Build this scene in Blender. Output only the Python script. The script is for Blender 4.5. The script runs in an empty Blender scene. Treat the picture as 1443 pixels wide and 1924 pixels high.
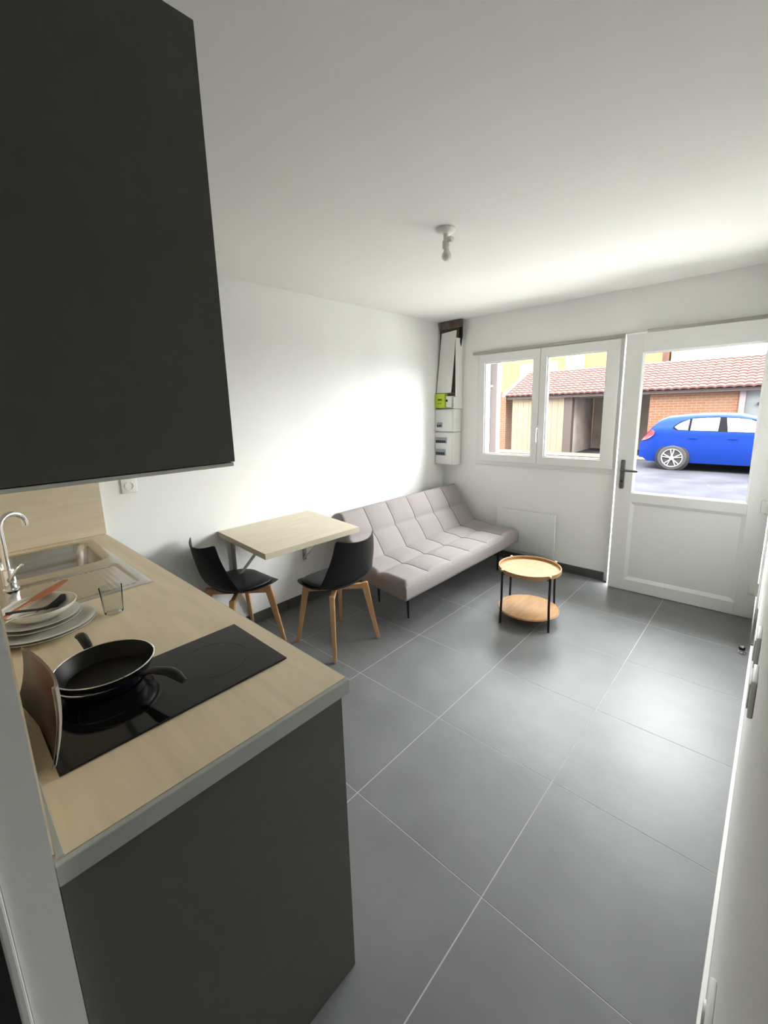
import bpy, bmesh, math, random
from mathutils import Vector, Matrix
random.seed(7)
scn = bpy.context.scene
COL = scn.collection
PI = math.pi

# ------------------------------------------------------------------ camera
cd = bpy.data.cameras.new('camera'); cam = bpy.data.objects.new('camera', cd); COL.objects.link(cam)
X = Vector((0.73236, 0.68035, -0.02772)); DN = Vector((0.11108, -0.15954, -0.98092)); F = Vector((-0.67179, 0.71531, -0.19241))
m = Matrix(((X.x, -DN.x, -F.x), (X.y, -DN.y, -F.y), (X.z, -DN.z, -F.z))).to_4x4()
m.translation = (2.8546, -1.0326, 1.6172)
cam.matrix_world = m
cd.sensor_fit = 'HORIZONTAL'; cd.sensor_width = 36.0; cd.lens = 798.85 / 1443 * 36
cd.shift_x = 4 / 1443; cd.shift_y = -36.6 / 1443
cd.clip_start = 0.005; cd.clip_end = 200
scn.camera = cam

# ------------------------------------------------------------------ sky (overcast) and exposure
w = bpy.data.worlds.new('overcast'); scn.world = w; w.use_nodes = True
nt = w.node_tree; nt.nodes.clear()
o = nt.nodes.new('ShaderNodeOutputWorld'); b = nt.nodes.new('ShaderNodeBackground')
tc = nt.nodes.new('ShaderNodeTexCoord'); sx = nt.nodes.new('ShaderNodeSeparateXYZ')
cr = nt.nodes.new('ShaderNodeValToRGB')
cr.color_ramp.elements[0].position = 0.0; cr.color_ramp.elements[0].color = (0.86, 0.87, 0.88, 1)
cr.color_ramp.elements[1].position = 1.0; cr.color_ramp.elements[1].color = (0.96, 0.98, 1.0, 1)
nt.links.new(tc.outputs['Generated'], sx.inputs[0]); nt.links.new(sx.outputs['Z'], cr.inputs[0])
nt.links.new(cr.outputs[0], b.inputs[0]); nt.links.new(b.outputs[0], o.inputs[0])
b.inputs[1].default_value = 12.0
scn.view_settings.view_transform = 'Standard'; scn.view_settings.look = 'None'
scn.view_settings.gamma = 1.0; scn.view_settings.use_curve_mapping = False
scn.view_settings.exposure = 1.38

def portal(name, x0, x1, z0, z1, y, rx=-PI / 2):
    l = bpy.data.lights.new(name, 'AREA'); l.shape = 'RECTANGLE'; l.size = x1 - x0; l.size_y = z1 - z0
    l.cycles.is_portal = True
    ob = bpy.data.objects.new(name, l); COL.objects.link(ob)
    ob.location = ((x0 + x1) / 2, y, (z0 + z1) / 2); ob.rotation_euler = (rx, 0, 0)
portal('window_portal', 0.5, 1.76, 1.06, 2.1, 3.2)
portal('door_portal', 1.9, 2.84, 0.2, 2.1, 3.2)
# veiled sun behind thin cloud, low over the houses across the street
sl = bpy.data.lights.new('veiled_sun', 'SUN'); sl.energy = 4.5; sl.angle = math.radians(80); sl.color = (1.0, .985, .96)
so_ = bpy.data.objects.new('veiled_sun', sl); COL.objects.link(so_)
so_.rotation_euler = Vector((-.38, -.84, -.62)).to_track_quat('-Z', 'Y').to_euler()

# ------------------------------------------------------------------ materials
def mat(name, col, rough=0.6, metal=0.0, var=0.0, scale=8.0, bump=0.0, bscale=60.0, stretch=None, coat=0.0, spec=0.5, trans=0.0):
    mm = bpy.data.materials.new(name); mm.use_nodes = True
    n = mm.node_tree; p = n.nodes['Principled BSDF']
    p.inputs['Base Color'].default_value = (*col, 1); p.inputs['Roughness'].default_value = rough
    p.inputs['Metallic'].default_value = metal; p.inputs['Specular IOR Level'].default_value = spec
    if coat: p.inputs['Coat Weight'].default_value = coat
    t = n.nodes.new('ShaderNodeTexCoord'); mp = n.nodes.new('ShaderNodeMapping')
    n.links.new(t.outputs['Object'], mp.inputs[0])
    if stretch: mp.inputs['Scale'].default_value = stretch
    if var > 0:
        nz = n.nodes.new('ShaderNodeTexNoise'); nz.inputs['Scale'].default_value = scale
        nz.inputs['Detail'].default_value = 5; n.links.new(mp.outputs[0], nz.inputs[0])
        rp = n.nodes.new('ShaderNodeValToRGB')
        rp.color_ramp.elements[0].position = .3; rp.color_ramp.elements[1].position = .7
        rp.color_ramp.elements[0].color = (*[c * (1 - var) for c in col], 1)
        rp.color_ramp.elements[1].color = (*[min(1, c * (1 + var)) for c in col], 1)
        n.links.new(nz.outputs[0], rp.inputs[0]); n.links.new(rp.outputs[0], p.inputs['Base Color'])
    if bump > 0:
        nb = n.nodes.new('ShaderNodeTexNoise'); nb.inputs['Scale'].default_value = bscale
        nb.inputs['Detail'].default_value = 4; n.links.new(mp.outputs[0], nb.inputs[0])
        bp = n.nodes.new('ShaderNodeBump'); bp.inputs['Strength'].default_value = bump; bp.inputs['Distance'].default_value = .002
        n.links.new(nb.outputs[0], bp.inputs['Height']); n.links.new(bp.outputs[0], p.inputs['Normal'])
    return mm

M = {}
M['plaster'] = mat('white_plaster', (.90, .90, .88), .7, var=.012, scale=2, bump=.15, bscale=90)
M['ceiling'] = mat('ceiling_paint', (.90, .895, .87), .8, bump=.1, bscale=70)
M['tile'] = mat('anthracite_tile', (.165, .168, .173), .43, var=.12, scale=3.2, bump=.12, bscale=35, spec=.42)
M['grout'] = mat('light_grout', (.45, .45, .44), .8)
M['plinth'] = mat('tile_plinth', (.075, .075, .072), .5, var=.1)
M['oak'] = mat('pale_oak_laminate', (.77, .645, .455), .45, var=.075, scale=3.0, stretch=(1.0, 9, 9), bump=.06, bscale=30)
M['oakx'] = mat('pale_oak_table', (.66, .585, .45), .45, var=.07, scale=3.0, stretch=(9, 1.0, 9), bump=.06, bscale=30)
M['oakv'] = mat('oak_backsplash', (.62, .53, .385), .5, var=.07, scale=3.0, stretch=(9, 1.0, 9))
M['edge'] = mat('grey_edge_band', (.42, .43, .41), .5)
M['dark'] = mat('anthracite_panel', (.105, .105, .094), .48, var=.04, scale=30, spec=.3)
M['carc'] = mat('white_melamine', (.75, .74, .68), .5)
M['black'] = mat('black_plastic', (.009, .009, .010), .48, bump=.05, spec=.28)
M['pad'] = mat('black_leatherette', (.016, .016, .018), .5, bump=.25, bscale=120, spec=.35)
M['beech'] = mat('beech_wood', (.62, .36, .17), .45, var=.12, scale=4, stretch=(6, 6, 1))
M['fabric'] = mat('mauve_grey_fabric', (.31, .278, .278), .9, var=.05, scale=150, bump=.35, bscale=400, spec=.2)
M['piping'] = mat('dark_piping', (.10, .088, .09), .85)
M['blackmetal'] = mat('black_metal', (.012, .011, .013), .4, metal=.3)
M['bamboo'] = mat('bamboo_tray', (.42, .235, .095), .5, var=.13, scale=3, stretch=(14, 1.6, 10))
M['pvc'] = mat('white_pvc', (.84, .84, .82), .35, spec=.5)
M['white'] = mat('white_plastic', (.83, .83, .80), .4)
M['rad'] = mat('white_enamel', (.80, .81, .79), .4)
M['lime'] = mat('lime_meter', (.50, .68, .03), .4)
M['screen'] = mat('meter_screen', (.10, .12, .05), .2)
M['smoke'] = mat('smoked_breaker_window', (.34, .37, .42), .2)
M['brown'] = mat('bare_brown_wall', (.14, .105, .085), .9, var=.35, scale=12, bump=.5)
M['chrome'] = mat('chrome', (.85, .85, .86), .09, metal=1)
M['steel'] = mat('stainless_steel', (.62, .60, .56), .24, metal=1, bump=.03, bscale=200, stretch=(1, 20, 20))
M['darkmetal'] = mat('grey_handle_metal', (.13, .14, .14), .4, metal=.4)
M['hob'] = mat('black_glass', (.006, .006, .006), .07, spec=.5)
M['pan'] = mat('nonstick_coating', (.006, .006, .005), .42, spec=.22)
M['panout'] = mat('pan_outside', (.012, .012, .02), .25)
M['ceramic'] = mat('glazed_ceramic', (.78, .765, .69), .16)
M['cerline'] = mat('dark_plate_line', (.05, .03, .02), .3)
M['redwood'] = mat('reddish_wood', (.42, .13, .05), .5, var=.2)
M['paper'] = mat('paper', (.62, .55, .48), .6)
M['brass'] = mat('brass', (.7, .55, .25), .3, metal=1)
M['bgrey'] = mat('bracket_paint', (.62, .62, .58), .5)

def glass(name, tint=(.97, .98, .97), ior=1.45):
    mm = bpy.data.materials.new(name); mm.use_nodes = True; n = mm.node_tree; n.nodes.clear()
    out = n.nodes.new('ShaderNodeOutputMaterial'); mx = n.nodes.new('ShaderNodeMixShader')
    fr = n.nodes.new('ShaderNodeLayerWeight'); fr.inputs[0].default_value = (ior-1)/ior*.28
    tr = n.nodes.new('ShaderNodeBsdfTransparent'); tr.inputs[0].default_value = (*tint, 1)
    gl = n.nodes.new('ShaderNodeBsdfGlossy'); gl.inputs['Roughness'].default_value = .02
    n.links.new(fr.outputs['Fresnel'], mx.inputs[0]); n.links.new(tr.outputs[0], mx.inputs[1]); n.links.new(gl.outputs[0], mx.inputs[2])
    n.links.new(mx.outputs[0], out.inputs[0]); return mm
M['glass'] = glass('window_glass')
M['cupglass'] = glass('drinking_glass', (.93, .95, .94), 1.5)
M['carglass'] = mat('car_window_glass', (.035, .04, .045), .06, spec=.8)
M['asphalt'] = mat('asphalt', (0.0357, 0.0357, 0.0425), .8, var=.22, scale=1.3, bump=.6, bscale=60, spec=0.0)
M['walk'] = mat('pale_pavement', (0.0800, 0.0592, 0.0400), .85, var=.15, scale=2)
M['carblue'] = mat('blue_car_paint', (0.0052, 0.0195, 0.1300), .4, spec=.04)
M['tyre'] = mat('tyre_rubber', (.02, .02, .02), .7)
M['alloy'] = mat('silver_alloy', (.3, .3, .31), .3, metal=.6)
M['red'] = mat('red_lamp_lens', (0.2240, 0.0042, 0.0140), .3)
M['roof'] = mat('terracotta_tile', (0.0567, 0.0284, 0.0243), .85, var=.22, scale=6, spec=.1)
M['cream'] = mat('cream_boards', (0.1275, 0.0990, 0.0660), .8, var=.12, scale=2)
M['ochre'] = mat('ochre_render', (0.1875, 0.0990, 0.0210), .85, var=.05, scale=1)
M['ochre2'] = mat('pale_render', (0.2700, 0.2325, 0.1800), .85, var=.05, scale=1)
M['pink'] = mat('pinkish_render', (0.1275, 0.1054, 0.1054), .85, var=.1, scale=1.5)
M['greydoor'] = mat('grey_garage_door', (0.0770, 0.0840, 0.0840), .6)
M['bay'] = mat('grey_bay_render', (0.2080, 0.1792, 0.1520), .9, var=.3, scale=1.2)
M['darkwood'] = mat('dark_timber', (0.0390, 0.0260, 0.0234), .8)
M['winwhite'] = mat('white_shutter', (0.3300, 0.3300, 0.3225), .6)

def brickmat():
    mm = bpy.data.materials.new('orange_brick'); mm.use_nodes = True; n = mm.node_tree; p = n.nodes['Principled BSDF']
    t = n.nodes.new('ShaderNodeTexCoord'); mp = n.nodes.new('ShaderNodeMapping'); mp.inputs['Rotation'].default_value = (PI / 2, 0, 0)
    br = n.nodes.new('ShaderNodeTexBrick'); br.inputs['Scale'].default_value = 1
    br.inputs['Brick Width'].default_value = .22; br.inputs['Row Height'].default_value = .075; br.inputs['Mortar Size'].default_value = .008
    br.inputs['Color1'].default_value = (.105, .036, .015, 1); br.inputs['Color2'].default_value = (.10, .048, .025, 1); br.inputs['Mortar'].default_value = (.12, .085, .055, 1)
    n.links.new(t.outputs['Object'], mp.inputs[0]); n.links.new(mp.outputs[0], br.inputs[0]); n.links.new(br.outputs[0], p.inputs['Base Color'])
    p.inputs['Roughness'].default_value = .9; return mm
M['brick'] = brickmat()

def leafmat():
    mm = bpy.data.materials.new('printed_leaflet'); mm.use_nodes = True; n = mm.node_tree; p = n.nodes['Principled BSDF']
    t = n.nodes.new('ShaderNodeTexCoord')
    def blob(cx, cz, r):
        vm = n.nodes.new('ShaderNodeVectorMath'); vm.operation = 'DISTANCE'; vm.inputs[1].default_value = (cx, cz, 0)
        n.links.new(t.outputs['UV'], vm.inputs[0]); mr = n.nodes.new('ShaderNodeMapRange')
        mr.inputs['From Min'].default_value = r * .35; mr.inputs['From Max'].default_value = r; mr.inputs['To Min'].default_value = 1; mr.inputs['To Max'].default_value = 0
        n.links.new(vm.outputs['Value'], mr.inputs['Value']); return mr.outputs[0]
    c = n.nodes.new('ShaderNodeMix'); c.data_type = 'RGBA'; c.inputs['A'].default_value = (.62, .54, .46, 1); c.inputs['B'].default_value = (.5, .24, .17, 1)
    n.links.new(blob(.45, .75, .35), c.inputs['Factor'])
    d = n.nodes.new('ShaderNodeMix'); d.data_type = 'RGBA'; d.inputs['B'].default_value = (.14, .06, .03, 1)
    n.links.new(c.outputs['Result'], d.inputs['A']); n.links.new(blob(.72, .38, .33), d.inputs['Factor'])
    n.links.new(d.outputs['Result'], p.inputs['Base Color']); p.inputs['Roughness'].default_value = .35
    return mm
M['leaf'] = leafmat()

# ------------------------------------------------------------------ mesh helpers
def B(): return bmesh.new()
def box(bm, x0, x1, y0, y1, z0, z1, bev=0.0, seg=2):
    t = bmesh.new()
    vs = [t.verts.new(v) for v in ((x0,y0,z0),(x1,y0,z0),(x1,y1,z0),(x0,y1,z0),(x0,y0,z1),(x1,y0,z1),(x1,y1,z1),(x0,y1,z1))]
    for f in ((3,2,1,0),(4,5,6,7),(0,1,5,4),(1,2,6,5),(2,3,7,6),(3,0,4,7)): t.faces.new([vs[i] for i in f])
    if bev > 0: bmesh.ops.bevel(t, geom=list(t.edges), offset=bev, segments=seg, affect='EDGES', profile=.5)
    me = bpy.data.meshes.new('t'); t.to_mesh(me); t.free(); bm.from_mesh(me); bpy.data.meshes.remove(me); return bm
def prism(bm, pts, d0, d1, axis='z'):
    """polygon pts (2D) extruded between d0 and d1 along axis"""
    def P(p, d):
        return {'z': (p[0], p[1], d), 'y': (p[0], d, p[1]), 'x': (d, p[0], p[1])}[axis]
    a = [bm.verts.new(P(p, d0)) for p in pts]; c = [bm.verts.new(P(p, d1)) for p in pts]
    n = len(pts); fs = [bm.faces.new(a[::-1]), bm.faces.new(c)]
    for i in range(n): fs.append(bm.faces.new((a[i], a[(i+1) % n], c[(i+1) % n], c[i])))
    bmesh.ops.recalc_face_normals(bm, faces=fs); return bm
def lathe(bm, prof, c=(0, 0, 0), n=40, closed=False):
    """prof list of (r,z)"""
    rings = []
    for r, z in prof:
        if r < 1e-5: rings.append([bm.verts.new((c[0], c[1], c[2] + z))])
        else: rings.append([bm.verts.new((c[0] + r*math.cos(2*PI*i/n), c[1] + r*math.sin(2*PI*i/n), c[2] + z)) for i in range(n)])
    fs = []
    L = len(rings); rng = range(L if closed else L - 1)
    for k in rng:
        a, d = rings[k], rings[(k+1) % L]
        for i in range(n):
            j = (i+1) % n
            if len(a) == 1 and len(d) == 1: continue
            if len(a) == 1: fs.append(bm.faces.new((a[0], d[j], d[i])))
            elif len(d) == 1: fs.append(bm.faces.new((a[i], a[j], d[0])))
            else: fs.append(bm.faces.new((a[i], a[j], d[j], d[i])))
    bmesh.ops.recalc_face_normals(bm, faces=fs); return bm
def tube(bm, pts, r, n=10, rads=None, cap=True, flat=1.0):
    pts = [Vector(p) for p in pts]; rings = []
    up = Vector((0, 0, 1)); prev = None
    for i, p in enumerate(pts):
        d = (pts[min(i+1, len(pts)-1)] - pts[max(i-1, 0)]).normalized()
        u = up if prev is None else prev
        s = d.cross(u)
        if s.length < 1e-3: s = d.cross(Vector((1, 0, 0)))
        s.normalize(); u = s.cross(d).normalized(); prev = u
        rr = rads[i] if rads else r
        rings.append([bm.verts.new(p + s*rr*math.cos(2*PI*k/n) + u*rr*flat*math.sin(2*PI*k/n)) for k in range(n)])
    fs = []
    for a, d in zip(rings, rings[1:]):
        for i in range(n): fs.append(bm.faces.new((a[i], a[(i+1) % n], d[(i+1) % n], d[i])))
    if cap: fs.append(bm.faces.new(rings[0][::-1])); fs.append(bm.faces.new(rings[-1]))
    bmesh.ops.recalc_face_normals(bm, faces=fs); return bm
def beam(bm, p0, p1, w0, w1, d0=None, d1=None, rot=0):
    """tapered square beam from p0 to p1"""
    p0, p1 = Vector(p0), Vector(p1); d = (p1 - p0).normalized(); s = Vector((math.cos(rot), math.sin(rot), 0))
    s = (s - d * s.dot(d)).normalized(); u = d.cross(s)
    d0 = d0 or w0; d1 = d1 or w1; R = []
    for p, a, c in ((p0, w0, d0), (p1, w1, d1)):
        R.append([bm.verts.new(p + s*x*a/2 + u*y*c/2) for x, y in ((-1,-1),(1,-1),(1,1),(-1,1))])
    fs = [bm.faces.new(R[0][::-1]), bm.faces.new(R[1])]
    for i in range(4): fs.append(bm.faces.new((R[0][i], R[0][(i+1) % 4], R[1][(i+1) % 4], R[1][i])))
    bmesh.ops.recalc_face_normals(bm, faces=fs); return bm

def mesh_from(name, bm, m, smooth):
    me = bpy.data.meshes.new(name); bm.to_mesh(me); bm.free()
    me.materials.append(m if not isinstance(m, str) else M[m])
    if smooth:
        me.polygons.foreach_set('use_smooth', [True]*len(me.polygons))
        if smooth != 'all': me.set_sharp_from_angle(angle=math.radians(smooth if smooth is not True else 35))
    return me
def root_of(o):
    while o.parent: o = o.parent
    return o
def part(name, bm, m, parent, smooth=False, label=None, kind=None, local=False):
    """a piece of a thing; bm is in world coordinates unless local"""
    if not local: bmesh.ops.translate(bm, verts=bm.verts, vec=-root_of(parent).location)
    o = bpy.data.objects.new(name, mesh_from(name, bm, m, smooth)); COL.objects.link(o); o.parent = parent
    if label: o['label'] = label
    if kind: o['kind'] = kind
    return o
def tag(o, label, cat, group=None, kind=None):
    o['label'] = label; o['category'] = cat
    if group: o['group'] = group
    if kind: o['kind'] = kind
    return o
def thing(name, label, cat, loc=(0, 0, 0), group=None, kind=None):
    o = bpy.data.objects.new(name, None); COL.objects.link(o); o.location = loc; o.empty_display_size = .1
    return tag(o, label, cat, group, kind)
def solo(name, bm, m, label, cat, loc=(0, 0, 0), smooth=False, group=None, kind=None):
    bmesh.ops.translate(bm, verts=bm.verts, vec=-Vector(loc))
    o = bpy.data.objects.new(name, mesh_from(name, bm, m, smooth)); COL.objects.link(o); o.location = loc
    return tag(o, label, cat, group, kind)
def S(name, bm, m, label, cat, **k): return solo(name, bm, m, label, cat, kind='structure', **k)

# ------------------------------------------------------------------ the room
XR = 2.876; YF = 3.058; H = 2.518; YN = -1.0; YB = -3.2
fl = S('floor', box(B(), -.02, XR+.05, YB, YF+.24, -.10, -.0007), 'grout', 'anthracite tiled floor with pale grout joints', 'floor')
G = .0021
ys = [YB] + [.6*j for j in range(-5, 6) if YB < .6*j < YF] + [YF+.02]
xs = [0.0] + [-.1087 + .6*i for i in range(1, 5)] + [XR]
tile_i = 0
for i in range(len(xs)-1):
    for j in range(len(ys)-1):
        a, c, d, e = xs[i]+G, xs[i+1]-G, ys[j]+G, ys[j+1]-G
        if e - d < .02: continue
        part('tile', box(B(), a, c, d, e, -.012, 0.0), 'tile', fl)
S('wall_left', box(B(), -.2, 0, YB, YF+.25, 0, H), 'plaster', 'white plastered wall behind sofa and fold-down table', 'wall')
wf = S('wall_far', box(box(box(B(), 0, 1.835, YF, YF+.25, 0, 1.02), 0, .455, YF, YF+.25, 1.02, 2.165), 0, XR, YF, YF+.25, 2.165, H), 'plaster', 'white far wall around the window and the glazed door', 'wall')
S('wall_right', box(B(), XR, XR+.2, YB, YF+.25, 0, H), 'plaster', 'white wall close along the right edge of the view', 'wall')
S('wall_near', box(B(), 0, 2.13, YN-.058, YN, 0, H), 'plaster', 'white partition end beside the near end of the worktop', 'wall')
S('wall_back', box(B(), -.2, XR+.2, YB-.1, YB, 0, H), 'plaster', 'white wall of the back room behind the camera', 'wall')
S('ceiling', box(B(), -.2, XR+.2, YB-.1, YF+.25, H, H+.15), 'ceiling', 'plain white painted ceiling', 'ceiling')
S('trim_1', box(B(), 2.10, 2.139, YN-.070, YN-.0585, 0, 2.1, .003), 'pvc', 'narrow white door trim on the partition end', 'trim')
# plinths of cut tile
def plinth(name, label, segs):
    r = thing(name, label, 'baseboard', kind='structure')
    for s in segs: part('tile', box(B(), *s, 0.0005, .082, .0015, 1), 'plinth', r)
plinth('baseboard_left', 'dark tile skirting along the left wall', [(0.0005, .011, a+.0015, min(a+.6, 3.046)-.0015) for a in (-.375, .225, .825, 1.425, 2.025, 2.625)])
plinth('baseboard_far', 'dark tile skirting under the window', [(a+.0015, min(a+.6, 1.80)-.0015, YF-.011, YF-.0005) for a in (.013, .613, 1.213)])
S('baseboard_right', box(B(), XR-.013, XR-.0005, -.95, 2.35, .0005, .075, .002), 'white', 'white skirting strip along the right wall', 'baseboard')
plinth('baseboard_right', 'short dark tile skirting in the corner by the door hinges', [(XR-.012, XR-.0005, 2.352, 3.0)])

# raised grey strips drawing the dark line above window and door
S('trim_2', box(B(), .40, 1.832, YF-.026, YF-.0205, 2.140, 2.170, .002), mat('header_grey', (.45, .43, .39), .8), 'grey strip above the window', 'trim')
S('trim_3', box(B(), 1.99, XR-.002, YF-.036, YF-.0305, 2.146, 2.180, .002), mat('door_header_grey', (.46, .45, .42), .8), 'grey strip above the glazed door', 'trim')

# ------------------------------------------------------------------ window
win = thing('window_1', 'white two-sash window above the panel heater', 'window', (1.13, YF, 1.02), kind='structure')
def ring(x0, x1, z0, z1, w, y0, y1, bev=.003):
    bm = B()
    box(bm, x0, x1, y0, y1, z0, z0+w, bev); box(bm, x0, x1, y0, y1, z1-w, z1, bev)
    box(bm, x0, x0+w, y0, y1, z0+w-.002, z1-w+.002, bev); box(bm, x1-w, x1, y0, y1, z0+w-.002, z1-w+.002, bev); return bm
part('frame', ring(.457, 1.832, 1.022, 2.163, .042, YF-.02, YF+.055), 'pvc', win)
for a, c, g0, g1 in ((.485, 1.128, .547, 1.066), (1.131, 1.806, 1.192, 1.708)):
    bm = B(); y0, y1 = YF-.035, YF+.045
    z0, z1, gz0, gz1 = 1.045, 2.135, 1.121, 2.052
    box(bm, a, c, y0, y1, z0, gz0, .004); box(bm, a, c, y0, y1, gz1, z1, .004)
    box(bm, a, g0, y0, y1, gz0-.003, gz1+.003, .004); box(bm, g1, c, y0, y1, gz0-.003, gz1+.003, .004)
    s = part('sash', bm, 'pvc', win)
    part('glazing_bead', ring(g0-.001, g1+.001, gz0-.001, gz1+.001, .012, y0+.012, y0+.03, .002), 'pvc', s)
    part('pane', box(B(), g0, g1, YF+.004, YF+.010, gz0, gz1), 'glass', s)
bm = B(); box(bm, 1.118, 1.142, YF-.048, YF-.034, 1.36, 1.42, .003)
tube(bm, [(1.13, YF-.05, 1.395), (1.13, YF-.075, 1.393), (1.13, YF-.08, 1.38), (1.13, YF-.078, 1.265)], .009, 10)
part('handle', bm, 'white', win, True)
S('window_sill', box(B(), .44, 1.83, YF-.012, YF+.05, 1.004, 1.024, .003), 'pvc', 'slim white sill strip below the window', 'sill')
S('trim_4', box(B(), .455, 1.835, YF+.02, YF+.32, .99, 1.02, .003), 'walk', 'outer masonry sill below the window', 'sill')

# ------------------------------------------------------------------ glazed door, standing slightly ajar
dj = thing('door_frame', 'white frame around the glazed door', 'door frame', (1.86, YF, 0), kind='structure')
bm = B(); box(bm, 1.834, 1.841, YF-.045, YF+.06, 0.001, 2.165, .003); part('jamb', bm, 'pvc', dj)
bm = B(); box(bm, 2.856, XR-.0015, YF-.03, YF+.06, 0.001, 2.165, .003); part('jamb', bm, 'pvc', dj)
bm = B(); box(bm, 1.8412, 2.8558, YF-.03, YF+.06, 2.132, 2.165, .003); part('head', bm, 'pvc', dj)
bm = B(); box(bm, 1.8412, 2.8558, YF-.0, YF+.2, 0.0005, .03, .003); part('threshold', bm, M['darkmetal'], dj)
HX, HY = 2.852, YF-.028
dr = thing('door_1', 'white half-glazed entrance door, slightly ajar, with grey lever handle', 'door', (HX, HY, 0), kind='structure')
W = .989; T = .062   # local: hinge at origin, leaf runs to -x, room side at -y
GX0, GX1, GZ0, GZ1 = -W+.125, -.118, .868, 2.000
PX0, PX1, PZ0, PZ1 = -W+.125, -.118, .105, .790
bm = B()
box(bm, -W, GX0, -T, 0, .0025, 2.145, .004); box(bm, GX1, 0, -T, 0, .0025, 2.145, .004)
box(bm, GX0-.002, GX1+.002, -T, 0, .0025, PZ0, .004); box(bm, GX0-.002, GX1+.002, -T, 0, PZ1, GZ0, .004); box(bm, GX0-.002, GX1+.002, -T, 0, GZ1, 2.145, .004)
part('leaf', bm, 'pvc', dr, local=True)
pn = B(); box(pn, PX0, PX1, -T+.018, -.015, PZ0, PZ1)
part('lower_panel', pn, 'pvc', dr, local=True)
def lring(x0, x1, z0, z1, w, y0, y1):
    bm = B()
    for p in ([(x0, z0), (x1, z0), (x1-w, z0+w), (x0+w, z0+w)], [(x0, z1), (x1, z1), (x1-w, z1-w), (x0+w, z1-w)]):
        pass
    a = [(x0,z0),(x1,z0),(x1,z1),(x0,z1)]; c = [(x0+w,z0+w),(x1-w,z0+w),(x1-w,z1-w),(x0+w,z1-w)]
    va = [bm.verts.new((p[0], y0, p[1])) for p in a]; vc = [bm.verts.new((p[0], y1, p[1])) for p in c]; vb = [bm.verts.new((p[0], y1, p[1])) for p in a]
    fs = []
    for i in range(4):
        j = (i+1) % 4; fs.append(bm.faces.new((va[i], va[j], vc[j], vc[i]))); fs.append(bm.faces.new((va[j], va[i], vb[i], vb[j]))); fs.append(bm.faces.new((vb[j], vb[i], vc[i], vc[j])))
    bmesh.ops.recalc_face_normals(bm, faces=fs); return bm
part('panel_moulding', lring(PX0-.001, PX1+.001, PZ0-.001, PZ1+.001, .028, -T+.001, -T+.019), 'pvc', dr, local=True)
part('glazing_bead', lring(GX0-.001, GX1+.001, GZ0-.001, GZ1+.001, .016, -T+.001, -T+.016), 'pvc', dr, local=True)
part('pane', box(B(), GX0, GX1, -.036, -.030, GZ0, GZ1), 'glass', dr, local=True)
hx = -W+.048
bm = B(); box(bm, hx-.016, hx+.016, -T-.010, -T+.001, .90, 1.145, .008, 3)
hp = part('handle_plate', bm, 'darkmetal', dr, True, local=True, label='dark grey handle plate')
bm = B(); tube(bm, [(hx, -T-.008, 1.06), (hx, -T-.05, 1.06)], .011, 12)
tube(bm, [(hx-.008, -T-.05, 1.06), (hx+.03, -T-.052, 1.06), (hx+.118, -T-.045, 1.058)], .0095, 12)
part('lever', bm, 'darkmetal', hp, True, local=True)
bm = B(); lathe(bm, [(0, 0), (.009, 0), (.009, .004), (0, .004)], n=16); bmesh.ops.rotate(bm, verts=bm.verts, cent=(0,0,0), matrix=Matrix.Rotation(PI/2, 3, 'X'))
bmesh.ops.translate(bm, verts=bm.verts, vec=(hx, -T-.010, .965)); part('keyhole', bm, 'black', hp, True, local=True)
for hz in (.24, .86, 1.9):
    bm = B(); box(bm, -.045, .0, -T-.016, -T+.0, hz-.045, hz+.045, .004); tube(bm, [(-.004, -T-.01, hz-.05), (-.004, -T-.01, hz+.05)], .011, 12)
    part('hinge', bm, 'white', dr, True, local=True)
dr.rotation_euler = (0, 0, math.radians(1.6))

# ------------------------------------------------------------------ sockets, switches, stop
def plate(name, label, cat, y, z, sx, hw=.041, grp=None, wall='R'):
    r = thing(name, label, cat, (XR if wall == 'R' else 0, y, z), grp)
    s = -1 if wall == 'R' else 1
    def bx(a, c, w, h, bev): 
        x = sorted((s*a, s*c)); return box(B(), x[0], x[1], -w, w, -h, h, bev, 3)
    part('plate', bx(.0, .009, hw, hw, .003), 'white', r, True, local=True)
    if cat == 'switch': part('rocker', bx(.008, .012, .028, .028, .002), 'white', r, True, local=True)
    else:
        bm = B(); lathe(bm, [(.024, .0), (.024, .012), (.021, .012), (.021, .003), (0, .003)], n=28)
        bmesh.ops.rotate(bm, verts=bm.verts, cent=(0,0,0), matrix=Matrix.Rotation(s*PI/2, 3, 'Y')); part('socket_ring', bm, 'white', r, True, local=True)
        for dy in (-.0095, .0095):
            bm = B(); lathe(bm, [(0, 0), (.003, 0), (.003, .0055), (0, .0055)], n=10); bmesh.ops.rotate(bm, verts=bm.verts, cent=(0,0,0), matrix=Matrix.Rotation(s*PI/2, 3, 'Y'))
            bmesh.ops.translate(bm, verts=bm.verts, vec=(0, dy, 0)); part('pin_hole', bm, 'black', r, local=True)
    return r
plate('light_switch', 'white switch plate on the right wall, nearer the glazed door', 'switch', .30, 1.01, 0)
plate('light_switch', 'white switch plate on the right wall, second from the glazed door', 'switch', .05, 1.026, 0)
plate('wall_socket', 'white socket on the right wall at the bottom edge of the view', 'socket', -.40, .74, 0, .038)
plate('wall_socket', 'white wall socket under the dark wall cabinet, left of the table', 'socket', -.228, 1.205, 0, .043, wall='L')
t = thing('door_stop', 'small chrome floor door stop in the corner by the door', 'door stop', (2.825, 2.37, 0))
part('base', lathe(B(), [(0, 0), (.022, 0), (.022, .004), (.012, .006), (.012, .022), (0, .022)], n=24), 'chrome', t, True, local=True)
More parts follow.
